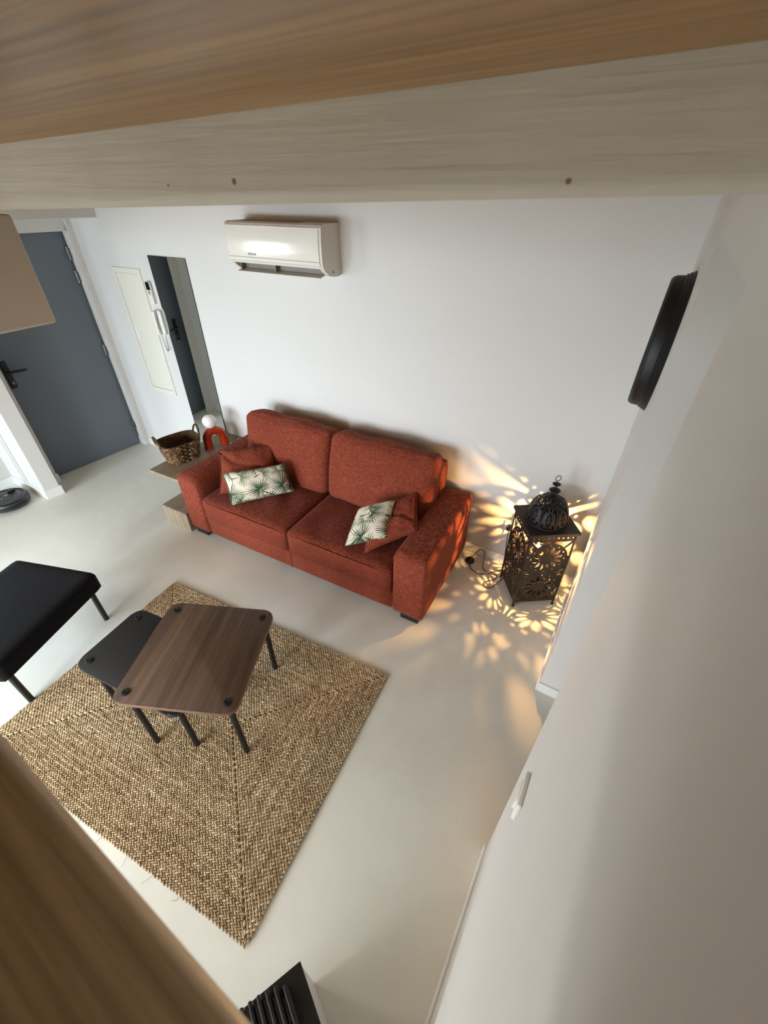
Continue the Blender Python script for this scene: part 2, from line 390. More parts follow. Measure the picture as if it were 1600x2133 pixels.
# partition beside the robot nook, and the nook wall
PA, PB_ = (-4.312, 1.395), (-4.288, 1.510)
bm = B(); prism(bm, [(-4.95, 1.395), PA, PB_, (-4.95, 1.515)], 0, H_CEIL)
tag(obj('wall_partition', bm, 'wall'), 'short white partition wall between the entrance and the nook', 'wall', kind='structure')
bm = B(); prism(bm, [(-4.88, 1.383), (-4.302, 1.383), (-4.275, 1.522), (-4.45, 1.522), (-4.45, 1.51), (-4.288, 1.51), (-4.312, 1.395), (-4.88, 1.395)], 0, 0.09)
tag(obj('baseboard_partition', bm, 'trim'), 'white skirting wrapped round the end of the short partition', 'baseboard', kind='structure')
bm = B(); bounds_box(bm, (-5.02, -2.5, 0), (-4.87, W3[0], H_CEIL)); bounds_box(bm, (-5.02, W3[1], 0), (-4.87, 1.45, H_CEIL))
bounds_box(bm, (-5.02, W3[0], 0), (-4.87, W3[1], W3[2])); bounds_box(bm, (-5.02, W3[0], W3[3]), (-4.87, W3[1], H_CEIL))
tag(obj('wall_nook', bm, 'wall'), 'white wall at the far left behind the robot vacuum', 'wall', kind='structure')
bb('baseboard_nook', (-4.87, -2.45, 0), (-4.858, 1.383, 0.085), 'white skirting behind the robot vacuum')
# front wall with two french windows (behind the viewpoint)
bm = B()
xs = [-5.02, WIN[0][0], WIN[0][1], WIN[1][0], WIN[1][1], 0.3]
for a, b in ((0, 1), (2, 3), (4, 5)): bounds_box(bm, (xs[a], YF-0.14, 0), (xs[b], YF, H_CEIL))
for a, b in WIN: bounds_box(bm, (a, YF-0.14, ZW), (b, YF, H_CEIL))
tag(obj('wall_front', bm, 'wall'), 'white wall with two french windows facing the sofa', 'wall', kind='structure')
for i, (a, b) in enumerate(WIN):
    f = B(); m_ = (a+b)/2
    for x0, x1 in ((a, a+0.06), (b-0.06, b), (m_-0.04, m_+0.04)): bounds_box(f, (x0, YF-0.10, 0.02), (x1, YF-0.04, ZW), 0.004)
    for z0, z1 in ((0.02, 0.12), (ZW-0.07, ZW), (0.85, 0.90)): bounds_box(f, (a, YF-0.095, z0), (b, YF-0.045, z1), 0.004)
    wo = tag(obj('window_%d' % (i+1), f, 'trim'), ['french window nearer the kitchen nook', 'french window opposite the sofa'][i], 'window', kind='structure')
    for x0, x1 in ((a+0.06, m_-0.04), (m_+0.04, b-0.06)):
        for z0, z1 in ((0.12, 0.85), (0.90, ZW-0.07)):
            g = B(); bounds_box(g, (x0, YF-0.073, z0), (x1, YF-0.067, z1)); obj('pane', g, 'glass', wo)

f = B(); ym = (W3[0]+W3[1])/2
for y0, y1 in ((W3[0], W3[0]+0.05), (W3[1]-0.05, W3[1]), (ym-0.03, ym+0.03)): bounds_box(f, (-4.97, y0, W3[2]), (-4.92, y1, W3[3]), 0.004)
for z0, z1 in ((W3[2], W3[2]+0.05), (W3[3]-0.05, W3[3])): bounds_box(f, (-4.968, W3[0], z0), (-4.922, W3[1], z1), 0.004)
wo = tag(obj('window_3', f, 'trim'), 'small window high in the far left wall', 'window', kind='structure')
for y0, y1 in ((W3[0]+0.05, ym-0.03), (ym+0.03, W3[1]-0.05)):
    g = B(); bounds_box(g, (-4.948, y0, W3[2]+0.05), (-4.942, y1, W3[3]-0.05)); obj('pane', g, 'glass', wo)

# sloping timber ceiling and the painted beam under it (both a little out of level)
SLOPE = math.atan(0.025)
RY = Matrix.Rotation(-SLOPE, 3, 'Y')
bm = B(); box(bm, Vector((-2.0, 0.1, 2.443-2.0*0.0277+0.05)), (7.0, 5.5, 0.1), RY)
tag(obj('ceiling', bm, 'ceiling_wood'), 'varnished brown timber ceiling close overhead', 'ceiling', kind='structure')
bm = B()
v0 = bmesh.ops.create_cube(bm, size=1.0)['verts']
for v in v0: v.co = Vector((v.co.x*6.0, v.co.y*0.13, v.co.z*0.19))
low = [e for e in bm.edges if abs(e.verts[0].co.z+0.095) < 1e-4 and abs(e.verts[1].co.z+0.095) < 1e-4 and abs(e.verts[0].co.x-e.verts[1].co.x) > 1]
bmesh.ops.bevel(bm, geom=low, offset=0.022, segments=5, profile=0.5, affect='EDGES')
xf(bm.verts, Vector((-2.86, 0.815, 2.2955-2.86*0.020+0.095)), RY)
bmo = tag(obj('ceiling_beam', bm, 'beam', smooth=40), 'thick off-white painted beam crossing just under the wooden ceiling', 'beam', kind='structure')
for kx, kz, kr in ((-0.720, 2.327, 0.0030), (-0.123, 2.325, 0.0020), (-0.90, 2.322, 0.0014)):
    bm = B(); lathe(bm, [(kr*1.9, 0), (kr*1.6, 0.0009), (kr, 0.0005), (0, 0.0012)], 12, (kx, 0.7503, kz), Matrix.Rotation(math.pi/2, 3, 'X')); obj('knot', bm, 'knot', bmo, 60)
# loft platform below the viewpoint: one broad oak edge board and the deck behind it
PC = Vector((-1.96, -0.029+1.96*0.066-0.30, 1.80)); PR = -math.atan(0.066)
plat = thing('loft_platform', 'wide brown oak loft edge board directly below the viewpoint', 'platform', PC, PR)
plat['kind'] = 'structure'
bm = B(); box(bm, (0, 0, 0.061), (4.08, 0.60, 0.038), None, 0.014, 4); obj('edge_board', bm, 'board_wood', plat, 40)
for k in range(8):
    bm = B(); box(bm, (0, -0.41-0.222*k, 0.061), (4.05, 0.216, 0.036), None, 0.003); obj('deck_board', bm, 'board_wood', plat)
for x, y in ((-1.98, -0.2), (-1.98, -1.9)):
    bm = B(); box(bm, (x, y, -0.88), (0.09, 0.09, 1.84), None, 0.004); obj('post', bm, 'board_wood', plat)
# painted block hanging under the beam at upper left
bm = B(); bounds_box(bm, (-2.10, 0.62, 1.934), (-1.80, 0.880, 2.254), 0.010, 3)
tag(obj('beam_block', bm, 'cabinet', smooth=40), 'plain greige painted block hanging under the beam at upper left', 'beam block', kind='structure')

# ------------------------------------------------------------------ entrance door
DA = AL
door = thing('door_1', 'slate grey flush entrance door with black lever handle', 'door', WL(-0.055, 0.0, 0.0), DA)
door['kind'] = 'structure'
bm = B(); box(bm, (0.0, 0.415, 1.022), (0.045, 1.038, 2.036), None, 0.002); obj('leaf', bm, 'door', door)
# black plate and lever
bm = B(); box(bm, (0.030, 0.062, 1.03), (0.012, 0.050, 0.235), None, 0.006, 3); pl_ = obj('handle_plate', bm, 'black', door, 40)
bm = B(); tube(bm, [(0.03, 0.066, 1.055), (0.075, 0.066, 1.055)], 0.010, 10)
tube(bm, [(0.072, 0.062, 1.055), (0.076, 0.10, 1.056), (0.076, 0.15, 1.052), (0.072, 0.195, 1.050)], [0.010, 0.011, 0.011, 0.008], 10)
obj('lever', bm, 'black', pl_, 50)
bm = B(); lathe(bm, [(0, 0), (0.0085, 0), (0.0085, 0.006), (0, 0.006)], 14, (0.036, 0.066, 0.962), Matrix.Rotation(math.pi/2, 3, 'Y'))
box(bm, (0.039, 0.066, 0.951), (0.006, 0.009, 0.016), None, 0.002); obj('lock_cylinder', bm, 'steel', pl_, 50)
for hz in (1.875, 1.69, 1.045, 0.235):
    bm = B(); tube(bm, [(0.033, 0.912, hz-0.05), (0.033, 0.912, hz+0.05)], 0.009, 10)
    box(bm, (0.050, 0.9190, hz), (0.034, 0.003, 0.085), None, 0.001); obj('hinge', bm, 'steel', door, 50)

# ------------------------------------------------------------------ things on the back wall
# fuse box cover
fb = thing('fuse_box_cover', 'tall cream electrical panel door set in the wall left of the mirror', 'panel', (-3.879, YB, 0.709))
bm = B(); 
for x0, x1, z0, z1 in ((-0.181, -0.148, 0, 1.09), (0.148, 0.181, 0, 1.09), (-0.148, 0.148, 0, 0.04), (-0.148, 0.148, 1.05, 1.09)): bounds_box(bm, (x0, -0.010, z0), (x1, 0, z1), 0.002)
obj('frame', bm, 'panel', fb)
bm = B(); bounds_box(bm, (-0.146, -0.006, 0.042), (0.146, 0, 1.048), 0.002); pd = obj('panel_door', bm, 'panel', fb)
bm = B(); bounds_box(bm, (-0.138, -0.010, 0.50), (-0.085, -0.005, 0.62), 0.003); obj('latch', bm, 'white_plastic', pd)
# mirror
mr = thing('mirror', 'tall narrow frameless mirror leaning flat on the wall beside the intercom', 'mirror', (-3.33, YB, 0.06))
bm = B(); bounds_box(bm, (-0.213, -0.008, 0), (0.213, -0.002, 1.848)); obj('backing', bm, 'mirror_edge', mr)
bm = B(); bounds_box(bm, (-0.2115, -0.0100, 0.0015), (0.2115, -0.0082, 1.8465)); obj('glass', bm, 'mirror', mr)
# remote control in its holder
rc = thing('remote_control', 'slim white remote control in a wall holder above the intercom', 'remote control', (-3.625, YB, 1.545))
bm = B(); bounds_box(bm, (-0.026, -0.026, 0.012), (0.026, -0.006, 0.172), 0.005, 3); obj('body', bm, 'white_plastic', rc, 40)
bm = B(); bounds_box(bm, (-0.023, -0.0275, 0.108), (0.023, -0.0255, 0.168), 0.0008); obj('screen', bm, 'gloss_black', rc)
bm = B(); bounds_box(bm, (-0.030, -0.030, 0), (0.030, 0, 0.07), 0.004, 3); obj('holder', bm, 'white_plastic', rc, 40)
bm = B()
for k in range(3): bounds_box(bm, (-0.016, -0.0285, 0.078+0.009*k), (0.016, -0.0265, 0.083+0.009*k), 0.0006)
obj('buttons', bm, 'ac_dark', rc)
# intercom
ic = thing('intercom_phone', 'white door intercom handset with coiled cord hung beside the mirror', 'intercom', (-3.600, YB, 1.30))
bm = B(); bounds_box(bm, (-0.038, -0.030, 0), (0.038, 0, 0.20), 0.010, 3); obj('wall_unit', bm, 'white_plastic', ic, 40)
bm = B()
pts = [(-0.016, -0.046-0.012*math.sin(math.pi*k/10), 0.005+0.19*k/10) for k in range(11)]
prev = None
rings = []
for k, p in enumerate(pts):
    hw = 0.018; th = 0.009+0.008*abs(math.cos(math.pi*k/10))**2
    rings.append([bm.verts.new((p[0]+hw*a, p[1]+th*b, p[2])) for a, b in ((-1, -0.6), (-0.6, -1), (0.6, -1), (1, -0.6), (1, 0.6), (0.6, 1), (-0.6, 1), (-1, 0.6))])
for a, b in zip(rings, rings[1:]):
    for k in range(8): bm.faces.new((a[k], a[(k+1) % 8], b[(k+1) % 8], b[k]))
bm.faces.new(rings[0]); bm.faces.new(list(reversed(rings[-1])))
obj('handset', bm, 'white_plastic', ic, 60)
bm = B(); pp = []
for k in range(161):
    t = k/160; a = 2*math.pi*22*t
    x = -0.022+0.055*t; z = -0.145*math.sin(math.pi*t)**0.8 if 0 < t < 1 else 0.0
    pp.append((x+0.004*math.cos(a), -0.03+0.004*math.sin(a), z+0.004))
tube(bm, pp, 0.0018, 5); obj('cord', bm, 'ac_dark', ic, 180)

# air conditioner
ac = thing('air_conditioner', 'white split air conditioner mounted high on the wall above the sofa', 'air conditioner', (-2.075, YB, 1.893))
W2 = 0.375
prof = [(0, 0.01), (0, 0.272), (0.015, 0.276), (0.165, 0.276), (0.182, 0.270), (0.192, 0.258), (0.198, 0.20), (0.200, 0.12), (0.196, 0.075), (0.186, 0.050), (0.120, 0.062), (0.090, 0.020), (0.075, 0.0), (0.02, 0.0)]
def extr(bm, prof, x0, x1):
    a = [bm.verts.new((x0, -d, z)) for d, z in prof]; b = [bm.verts.new((x1, -d, z)) for d, z in prof]; n = len(prof)
    bm.faces.new(a); bm.faces.new(list(reversed(b)))
    for i in range(n): bm.faces.new((a[i], b[i], b[(i+1) % n], a[(i+1) % n]))
bm = B(); extr(bm, prof, -W2+0.03, W2-0.03); obj('body', bm, 'ac_side', ac, 30)
end = [(0, 0.004), (0, 0.272), (0.015, 0.277), (0.166, 0.277), (0.184, 0.271), (0.194, 0.259), (0.200, 0.20), (0.202, 0.12), (0.198, 0.072), (0.180, 0.040), (0.13, 0.008), (0.075, -0.002), (0.02, -0.002)]
for x0, x1 in ((-W2, -W2+0.03), (W2-0.03, W2)):
    bm = B(); extr(bm, end, x0, x1); obj('end_cap', bm, 'ac_side', ac, 30)
fp = [(0.186, 0.262), (0.1975, 0.258), (0.2055, 0.20), (0.2075, 0.12), (0.203, 0.068), (0.196, 0.064), (0.190, 0.12)]
bm = B(); extr(bm, fp, -W2+0.012, W2-0.018); fpo = obj('front_panel', bm, 'ac', ac, 30)
bm = B(); bounds_box(bm, (-W2+0.012, -0.2075, 0.0855), (W2-0.018, -0.2045, 0.087)); obj('seam', bm, 'ac_dark', fpo)
bm = B(); bounds_box(bm, (-W2+0.05, -0.155, 0.274), (W2-0.20, -0.045, 0.2785), 0.001)
obj('intake_grille', bm, 'ac_side', ac)
for k in range(4):
    bm = B(); bounds_box(bm, (-W2+0.055, -0.145+0.024*k, 0.2785), (W2-0.205, -0.137+0.024*k, 0.2805)); obj('grille_slat', bm, 'ac_dark', ac)
bm = B(); bounds_box(bm, (-W2+0.032, -0.13, 0.015), (W2-0.032, -0.075, 0.058)); obj('outlet', bm, 'ac_dark', ac)
bm = B(); box(bm, (0, -0.148, 0.006), (2*W2-0.075, 0.075, 0.006), Matrix.Rotation(math.radians(12), 3, 'X'), 0.002); obj('louvre_flap', bm, 'ac_side', ac)
for x in (-0.31, -0.02):
    bm = B(); box(bm, (x, -0.145, 0.03), (0.006, 0.05, 0.045), None, 0.001); obj('flap_bracket', bm, 'ac_dark', ac)
def text(name, body, size, loc, rot, mat, parent, ext=0.0004):
    cu = bpy.data.curves.new(name, 'FONT'); cu.body = body; cu.size = size; cu.extrude = ext; cu.align_x = 'CENTER'
    t = bpy.data.objects.new('t', cu); COL.objects.link(t)
    me = bpy.data.meshes.new_from_object(t.evaluated_get(bpy.context.evaluated_depsgraph_get()))
    bpy.data.objects.remove(t); bpy.data.curves.remove(cu)
    o = obj_me(name, me, mat, parent); o.location = loc; o.rotation_euler = rot; return o
text('brand_lettering', 'HITACHI', 0.017, (-0.165, -0.2076, 0.100), (math.pi/2, 0, 0), 'print', fpo)
bm = B()
for a, b in (((-0.10, 0.02), (-0.094, 0.034)), ((-0.094, 0.034), (-0.088, 0.02)), ((-0.083, 0.02), (-0.083, 0.034)), ((-0.099, 0.025), (-0.09, 0.025))):
    tube(bm, [(W2+0.0005, a[0], a[1]), (W2+0.0005, b[0], b[1])], 0.0012, 4)
obj('side_mark', bm, 'print', ac)

# wall socket behind the lantern
so = thing('wall_socket', 'white wall socket low on the wall behind the lantern', 'socket', (-0.325, YB, 0.31))
bm = B(); bounds_box(bm, (-0.042, -0.010, 0), (0.042, 0, 0.084), 0.004, 3); obj('plate', bm, 'white_plastic', so, 40)
bm = B(); lathe(bm, [(0, 0), (0.021, 0), (0.021, 0.028), (0.014, 0.036), (0, 0.036)], 18, (0, -0.009, 0.042), Matrix.Rotation(math.pi/2, 3, 'X')); obj('plug', bm, 'black', so, 40)

# round clock on the short wall, seen edge on
cl = thing('wall_clock', 'thick round black wall clock with a ridged rim seen edge-on beside the doorway', 'clock', WR(2.075, 1.835, 0), 0)
cl.rotation_euler = (math.pi/2, 0, math.pi/2 - AR + math.pi)
rim = [(0, 0), (0.256, 0), (0.258, 0.006), (0.252, 0.010), (0.253, 0.016), (0.247, 0.020), (0.248, 0.026), (0.242, 0.030), (0.240, 0.058), (0.237, 0.062), (0.237, 0.066), (0.228, 0.073), (0.214, 0.073), (0.210, 0.060)]
bm = B(); lathe(bm, rim+[(0, 0.060)], 72); obj('rim', bm, 'black', cl, 35)
bm = B(); lathe(bm, [(0, 0.0602), (0.209, 0.0602), (0.209, 0.062), (0, 0.062)], 48); dial = obj('dial', bm, 'white_plastic', cl, 30)
for ln, wd, an in ((0.11, 0.012, 0.9), (0.165, 0.008, -1.3)):
    bm = B(); box(bm, (ln/2*math.cos(an), ln/2*math.sin(an), 0.064), (ln, wd, 0.0015), RZ(an)); obj('hand', bm, 'black', dial)

# light switch on the near right wall
sw = thing('light_switch', 'white light switch plate on the near right wall', 'switch', WR(0.512, 1.165, 0), math.pi/2-AR)
# local x = -s direction side, y = out of wall is -y
bm = B(); box(bm, (0, 0.006, 0), (0.084, 0.012, 0.084), None, 0.004, 3); obj('plate', bm, 'white_plastic', sw, 40)
bm = B(); box(bm, (0, 0.0125, 0), (0.052, 0.008, 0.052), Matrix.Rotation(math.radians(5), 3, 'X'), 0.002); obj('rocker', bm, 'white_plastic', sw, 40)

# ------------------------------------------------------------------ sofa
SR = (-1.683, 2.14, 0.0)
sofa = thing('sofa', 'rust red fabric two-seat sofa with wide arms against the white wall', 'sofa', SR)
L = local(SR)
def slope_arm(x0, x1, y0, y1, z0, z1, inner):
    """arm with a rounded inner top shoulder"""
    def f(p, u):
        t = max(0.0, u.x*inner)
        if u.z > 0: p.z -= 0.050*t*t*u.z if inner > 0 else 0.006*t*t*u.z
        return p
    bm = B(); soft(bm, L((x0+x1)/2, (y0+y1)/2, (z0+z1)/2), (x1-x0, y1-y0, z1-z0), 0.028, 14, (0.006, 0.006, 0.010), None, 0.003, 5, seed=x0, fn=f)
    return bm
obj('arm', slope_arm(-2.745, -2.522, 1.70, 2.565, 0.052, 0.568, 1), 'rust', sofa, 180)
obj('arm', slope_arm(-0.848, -0.617, 1.70, 2.565, 0.052, 0.572, -1), 'rust', sofa, 180)
bm = B(); soft(bm, L(-1.69, 2.10, 0.135), (1.69, 0.78, 0.165), 0.02, 12, (0, 0.004, 0), None, 0.002, 4); bo = obj('base', bm, 'rust', sofa, 180)
bm = B(); bounds_box(bm, L(-1.681, 1.7045, 0.06), L(-1.679, 1.7075, 0.21)); obj('seam', bm, 'black', bo)
bm = B(); soft(bm, L(-1.69, 2.485, 0.44), (1.72, 0.15, 0.74), 0.035, 10, (0, 0, 0)); obj('back_frame', bm, 'rust', sofa, 180)
for i, (x0, x1) in enumerate(((-2.518, -1.692), (-1.688, -0.852))):
    def wr(p, u, i=i):
        k = max(0.0, u.z)*(1-abs(u.x)**4)
        # soft pulled folds running front to back
        p.z += k*0.006*math.sin(9*u.x+3.0*math.sin(2.2*u.y+i*2)+i)*(0.4+0.6*math.cos(u.y*1.5))
        p.z -= 0.012*max(0, u.z)*max(0, -u.y-0.55)
        return p
    bm = B(); soft(bm, L((x0+x1)/2, 2.005, 0.315), (x1-x0, 0.63, 0.215), 0.035, 22, (0.0, 0.012, 0.016), None, 0.004, 5, seed=i*9, fn=wr)
    so_ = obj('seat_cushion', bm, 'rust_top', sofa, 180)
    bm = B(); tube(bm, [L(x0+0.03+(x1-x0-0.06)*k/20, 1.693-0.010*math.sin(math.pi*k/20), 0.396+0.006*math.sin(math.pi*k/20)) for k in range(21)], 0.0028, 6); obj('piping', bm, 'rust', so_, 180)
for i, (x0, x1) in enumerate(((-2.50, -1.688), (-1.680, -0.835))):
    rot = Matrix.Rotation(math.radians(-13), 3, 'X')
    def wb(p, u, i=i):
        p.y += 0.010*math.sin(4*u.x+i*2)*math.cos(3*u.z)*max(0, -u.y)
        p.z += max(0, u.z)*0.006*math.sin(7*u.x+i)
        return p
    bm = B(); soft(bm, L((x0+x1)/2, 2.335, 0.645), (x1-x0, 0.21, 0.52), 0.062, 20, (0.004, 0.030, 0.010), rot, 0.005, 5, seed=20+i*7, fn=wb)
    bc = obj('back_cushion', bm, 'rust', sofa, 180)
for x, y in ((-2.65, 1.785), (-0.72, 1.785), (-2.65, 2.49), (-0.72, 2.49)):
    bm = B(); box(bm, L(x, y, 0.0265), (0.13, 0.13, 0.053), None, 0.004); obj('foot', bm, 'black', sofa)

# ------------------------------------------------------------------ scatter cushions
def pillow(name, label, P, th, mat, uvs, group, n=26, wr=0.006, seed=0, fold=0.0):
    P = [Vector(p) for p in P]                       # bl, br, tr, tl
    cen = sum(P, Vector())/4
    nrm = ((P[1]-P[0]).cross(P[3]-P[0])+(P[2]-P[3]).cross(P[2]-P[1])).normalized()
    bm = B(); uvl = bm.loops.layers.uv.new('UVMap'); grid = {}
    for sgn in (1, -1):
        for i in range(n+1):
            for j in range(n+1):
                u, v = i/n, j/n
                edge = i in (0, n) or j in (0, n)
                if edge and sgn == -1: grid[-1, i, j] = grid[1, i, j]; continue
                uu, vv = u*2-1, v*2-1
                # pinched outline: sides curve inwards, corners stay out
                pu = 0.5+0.5*uu*(1-0.055*(1-vv*vv)); pv = 0.5+0.5*vv*(1-0.055*(1-uu*uu))
                p = (1-pu)*(1-pv)*P[0]+pu*(1-pv)*P[1]+pu*pv*P[2]+(1-pu)*pv*P[3]
                t = (max(0, (1-uu**2)*(1-vv**2)))**0.42*th/2
                wv = noise.noise(Vector((u*4+seed, v*4, sgn*3.0)))+0.5*noise.noise(Vector((u*9+seed, v*9, sgn)))
                t += wr*wv*min(1, 6*min(u, 1-u, v, 1-v)+0.15)
                if fold: t += fold*math.exp(-((u*0.75+v-0.95+0.08*math.sin(6*u))/0.05)**2)*-1*(0 if edge else 1)
                grid[sgn, i, j] = bm.verts.new(p+nrm*t*sgn-cen)
        for i in range(n):
            for j in range(n):
                q = [grid[sgn, i, j], grid[sgn, i+1, j], grid[sgn, i+1, j+1], grid[sgn, i, j+1]]
                ij = [(i, j), (i+1, j), (i+1, j+1), (i, j+1)]
                if sgn < 0: q.reverse(); ij.reverse()
                f = bm.faces.new(q)
                for lp, (a, b) in zip(f.loops, ij): lp[uvl].uv = (a/n*uvs[0]+uvs[2], b/n*uvs[1]+uvs[3])
    r = thing(name, label, 'cushion', cen, 0, group)
    cover = obj('cover', bm, mat, r, 180)
    bm = B(); loop = []
    for k in range(4):
        a, b = P[k], P[(k+1) % 4]
        for t in range(12):
            u = t/12; p = a.lerp(b, u); q = p+(cen-p).normalized()*0.0
            inn = (cen-(a+b)/2).normalized(); loop.append(p+inn*(0.055*(a-b).length*0.25*4*u*(1-u))-cen)
    loop_tube(bm, loop, 0.0028, 6); obj('seam', bm, mat, r, 180)
    return r
pillow('scatter_cushion', 'plain rust square cushion behind the palm cushion at the left arm', [(-2.40, 1.80, 0.44), (-2.05, 2.07, 0.46), (-2.19, 2.255, 0.715), (-2.495, 1.97, 0.715)], 0.13, 'rust', (1, 1, 0, 0), 'plain rust cushions', seed=3, wr=0.012, fold=0.022)
pillow('scatter_cushion', 'cream palm leaf print cushion leaning near the left arm', [(-2.215, 1.735, 0.435), (-1.905, 2.085, 0.455), (-1.995, 2.125, 0.655), (-2.35, 1.83, 0.625)], 0.155, 'palm', (0.48, 0.28, 0.02, 0.05), 'palm print cushions', seed=8)
pillow('scatter_cushion', 'crumpled plain rust cushion slumped against the right arm', [(-1.075, 1.755, 0.435), (-0.80, 1.965, 0.575), (-0.93, 2.21, 0.69), (-1.22, 2.02, 0.53)], 0.12, 'rust', (1, 1, 0, 0), 'plain rust cushions', seed=14, wr=0.016, fold=0.02)
pillow('scatter_cushion', 'cream palm leaf print cushion lying on a rust cushion at the right', [(-1.215, 1.735, 0.450), (-0.965, 1.850, 0.535), (-1.020, 2.075, 0.680), (-1.255, 1.995, 0.575)], 0.155, 'palm', (0.30, 0.40, 0.31, 0.11), 'palm print cushions', seed=21)

# ------------------------------------------------------------------ oak shelf, oak step, basket, arch lamp
sh = thing('floating_shelf', 'grey oak wall shelf beside the sofa carrying basket and lamp', 'shelf', (-2.965, 2.175, 0.42))
bm = B(); box(bm, (0, 0, 0.015), (0.42, 0.815, 0.03), None, 0.002); obj('board', bm, 'pale_oak', sh)
for x in (-0.12, 0.14):
    bm = B(); box(bm, (x, 0.30, -0.03), (0.02, 0.215, 0.06), None, 0.002); obj('bracket', bm, 'pale_oak', sh)
st = thing('step_box', 'low grey oak step box on the floor beside the left sofa arm', 'box', (-2.897, 2.0, 0.0))
bm = B(); box(bm, (0, 0, 0.176), (0.285, 0.62, 0.018), None, 0.001); obj('top_board', bm, 'pale_oak', st)
bm = B(); box(bm, (0, -0.301, 0.0835), (0.285, 0.018, 0.167), None, 0.001); obj('front_board', bm, 'pale_oak_x', st)
for x in (-0.1335, 0.1335):
    bm = B(); box(bm, (x, 0.009, 0.0835), (0.018, 0.60, 0.167), None, 0.001); obj('side_board', bm, 'pale_oak', st)

def lumps(name, items, mat, parent, loc=None):
    """items: (pos, axis, normal, half length, half width, half height, tone) -> one mesh of small strand lumps"""
    V, F, T = [], [], []
    for p, ax, nr, hl, hw, hh, tone in items:
        ax = ax.normalized(); sd = nr.cross(ax).normalized(); b = len(V)
        V.append(p-ax*hl)
        for t, k in ((-0.55, 0.80), (0.45, 0.95)):
            V += [p+ax*hl*t+sd*hw*k, p+ax*hl*t+sd*hw*0.5*k+nr*hh*k, p+ax*hl*t-sd*hw*0.5*k+nr*hh*k, p+ax*hl*t-sd*hw*k]
        V.append(p+ax*hl)
        for k in range(3): F += [(b, b+1+k, b+2+k), (b+1+k, b+5+k, b+6+k, b+2+k), (b+9, b+6+k, b+5+k)]
        T += [tone]*10
    me = bpy.data.meshes.new(name); me.from_pydata(V, [], F); me.update()
    at = me.attributes.new('tone', 'FLOAT', 'POINT'); at.data.foreach_set('value', T)
    return obj_me(name, me, mat, parent, 180, loc)

# basket
BR_ = (-3.090, 2.050, 0.4540)
BA = math.radians(-17)
bk = thing('wicker_basket', 'woven brown wicker basket with two loop handles on the oak shelf', 'basket', BR_, BA)
def bask(t, h, inset=0.0):
    """rounded rectangle rim at height fraction h (long axis = local y)"""
    w_, d_ = (0.098+0.030*h-inset), (0.126+0.036*h-inset)
    a = 2*math.pi*t; c, s = math.cos(a), math.sin(a); e = 0.55
    x = w_*math.copysign(abs(c)**e, c); y = d_*math.copysign(abs(s)**e, s)
    z = 0.165*h + 0.010*abs(s)**6*h*h
    return Vector((x, y, z))
bm = B(); NB = 48; rr_ = []
for h in (0, 0.25, 0.5, 0.75, 1.0): rr_.append([bm.verts.new(bask(k/NB, h, 0.004)) for k in range(NB)])
for a, b in zip(rr_, rr_[1:]):
    for k in range(NB): bm.faces.new((a[k], a[(k+1) % NB], b[(k+1) % NB], b[k]))
bm.faces.new(list(reversed(rr_[0])))
body = obj('liner', bm, 'weave', bk, 180)
rnd = random.Random(5)
items = []
for row in range(9):
    h = 0.04+row*0.115
    for k in range(40):
        t = (k+0.5*(row % 2))/40
        p = bask(t, h); q = bask(t+0.004, h); nr = Vector((p.x/0.13**2, p.y/0.17**2, 0)).normalized()
        ax = (q-p).normalized()+Vector((0, 0, 0.35*(1 if (k+row) % 2 else -1)))
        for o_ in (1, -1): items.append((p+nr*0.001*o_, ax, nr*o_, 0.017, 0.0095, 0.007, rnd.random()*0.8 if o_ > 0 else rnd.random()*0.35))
lumps('weave', items, 'weave', bk)['kind'] = 'stuff'
bm = B(); loop_tube(bm, [bask(k/64, 1.0)+Vector((0, 0, 0.004)) for k in range(64)], 0.006, 6); obj('rim', bm, 'weave', bk, 180)
for sgn in (1, -1):
    bm = B(); tube(bm, [(0.060*math.cos(math.pi*k/16), sgn*(0.160+0.020*math.sin(math.pi*k/16)), 0.160+0.090*math.sin(math.pi*k/16)) for k in range(17)], 0.0085, 8)
    obj('handle', bm, 'weave', bk, 180)

# arch lamp
al = thing('table_lamp', 'glossy orange arch-shaped lamp with a white globe on the oak shelf', 'lamp', (-2.985, 2.345, 0.4505), math.atan2(0.117, 0.060))
bm = B(); r_ = 0.072
pts = [(-r_, 0, 0.0), (-r_, 0, 0.035), (-r_, 0, 0.07)]+[(-r_*math.cos(math.pi*k/14), 0, 0.085+r_*math.sin(math.pi*k/14)) for k in range(15)]+[(r_, 0, 0.07), (r_, 0, 0.035), (r_, 0, 0.0)]
tube(bm, pts, 0.037, 20); obj('arch_base', bm, 'orange', al, 60)
bm = B(); lathe(bm, [(0, 0), (0.026, 0), (0.026, 0.014), (0, 0.014)], 20, (-0.012, 0, 0.188)); obj('collar', bm, 'orange', al, 50)
bm = B(); bmesh.ops.create_uvsphere(bm, u_segments=28, v_segments=18, radius=0.061); xf(bm.verts, (-0.014, 0, 0.247)); obj('globe', bm, 'opal', al, 180)
bm = B(); tube(bm, [(r_+0.03, -0.01, 0.004), (0.15, -0.04, 0.003), (0.19, 0.0, 0.003), (0.22, 0.05, 0.003)], 0.0022, 6); obj('power_cord', bm, 'white_plastic', al, 180)

